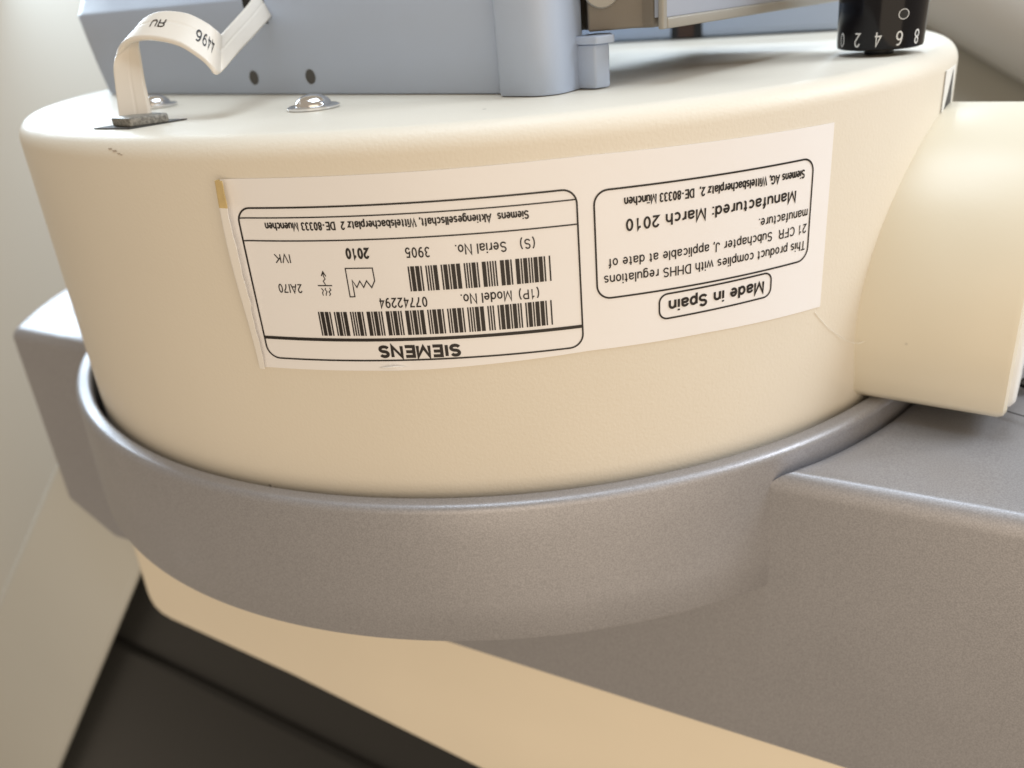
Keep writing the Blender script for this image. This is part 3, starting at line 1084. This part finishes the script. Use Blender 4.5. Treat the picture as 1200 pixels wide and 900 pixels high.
v, f = box_axes(e0, ed * 0.012, -en * 0.010, (0, 0, 0.30))
o = mesh('post', v, f, M_RAIL, br); bevel(o, 0.003, 3, 40)
v, f = box_axes(e0 + ed * 0.0125, ed * 0.62, -en * 0.012, (0, 0, 0.016))
o = mesh('rail', v, f, M_RAIL, br); bevel(o, 0.003, 3, 40)
v, f = box_axes(e0 + ed * 0.0127 - en * 0.004 + Vector((0, 0, 0.0163)), ed * 0.615, -en * 0.02, (0, 0, 0.28))
pn = mesh('panel', v, f, M_PANEL, br, smooth=False)
v, f = box_axes(e0 + ed * 0.014 - en * 0.026 + Vector((0, 0, 0.002)), ed * 0.60, -en * 0.30, (0, 0, 0.296))
o = mesh('panel_body', v, f, M_TAUPE, br); bevel(o, 0.008, 3, 40)
g0 = e0 + ed * 0.062 - en * 0.0034
v = [tuple(g0 + ed * a + Vector((0, 0, b))) for a, b in ((0.0, 0.060), (0.010, 0.040), (0.014, 0.052), (0.022, 0.037), (0.026, 0.062))]
mesh('green_mark', v, [(0, 1, 2, 3, 4)], M_GREEN, pn, smooth=False)

# ------------------------------------------------------------------ blue-grey unit behind the drum
rear = thing('rear_unit', 'low blue grey unit at the back of the drum top with a dark brown window', 'equipment unit', (0.5, 0.25, 0))
v, f = box_axes((0.15, 0.345, 0.0015), (0.70, -0.365, 0), (0.10, 0.22, 0), (0, 0, 0.17))
o = mesh('body', v, f, M_BLUE, rear); bevel(o, 0.02, 4, 40)
v, f = box_axes((0.475, 0.1735, 0.004), (0.070, -0.0365, 0), (0.004, 0.008, 0), (0, 0, 0.13))
mesh('window', v, f, M_DARK, rear, smooth=False)
v, f = box_axes((0.490, 0.162, 0.005), (0.036, -0.0188, 0), (0.001, 0.004, 0), (0, 0, 0.12))
mesh('window_bar', v, f, M_BROWN, rear, smooth=False)

# ------------------------------------------------------------------ cabinet and white gradient roll at the far right
cab = thing('far_cabinet', 'blurred greige cabinet with a white roll behind the knob, rounded to give a soft bright gradient', 'cabinet', (2.2, 2.6, -5.9))
v, f = box_axes((1.30, 2.3, -6.0), (3.0, 0.3, 0), (-0.1, 0.8, 0), (0, 0, 7.5))
mesh('body', v, f, M_CAB, cab)
Pp, Pn = Vector((1.9, 2.22, 0)), Vector((0.1, -1, 0)).normalized()
q0, q1 = on_plane(978, -195, Pp, Pn), on_plane(1508, 145, Pp, Pn)
v, f = tube([q0.lerp(q1, k / 6) for k in range(7)], 0.45, 64)  # tube shaped so its shading falls off softly, standing in for a bright patch
mesh('gradient_roll', v, f, M_WHITE, cab)

# white object at the left margin
Pw, Pv = Vector((-2.4, 0.4, 0)), nv
w4 = [on_plane(-60, 760, Pw, Pv), on_plane(0, 812, Pw, Pv), on_plane(5, 838, Pw, Pv), on_plane(-5, 855, Pw, Pv), on_plane(-60, 870, Pw, Pv)]
tray = thing('white_tray', 'white corner peeking in at the left margin low beside the column', 'tray', w4[0][:])
vs = [tuple(p + nv * 0.75) for p in w4] + [tuple(p + nv * 0.55) for p in w4]
fs = [tuple(range(5)), tuple(range(9, 4, -1))] + [(i, (i + 1) % 5, 5 + (i + 1) % 5, 5 + i) for i in range(5)]

mesh('body', vs, fs, M_WHITE, tray, smooth=False)

# ------------------------------------------------------------------ lint on the drum
pts = []
for x, y, lf in ((955, 366, 0.001), (968, 381, 0.0014), (980, 391, 0.002), (992, 399, 0.004), (1003, 402.5, 0.008), (1012, 400.5, 0.014), (1018, 397, 0.018), (1023, 396, 0.02), (1033, 404, 0.018), (1043, 410, 0.012)):
    d = fw + rv * ((x - 600) / FPX) - uv * ((y - 450) / FPX)
    rr = 1 + lf
    a = d.x ** 2 + d.y ** 2; b = CAM.x * d.x + CAM.y * d.y; c = CAM.x ** 2 + CAM.y ** 2 - rr * rr
    pts.append(CAM + d * ((-b - math.sqrt(max(0, b * b - a * c))) / a))
pts = catmull(pts, 5)
v, f = tube(pts, 0.00055, 6)
o = mesh('lint_fibre', v, f, M_LINT)
tag(o, 'fine white lint fibre curling off the drum near the motor arm', 'fibre')
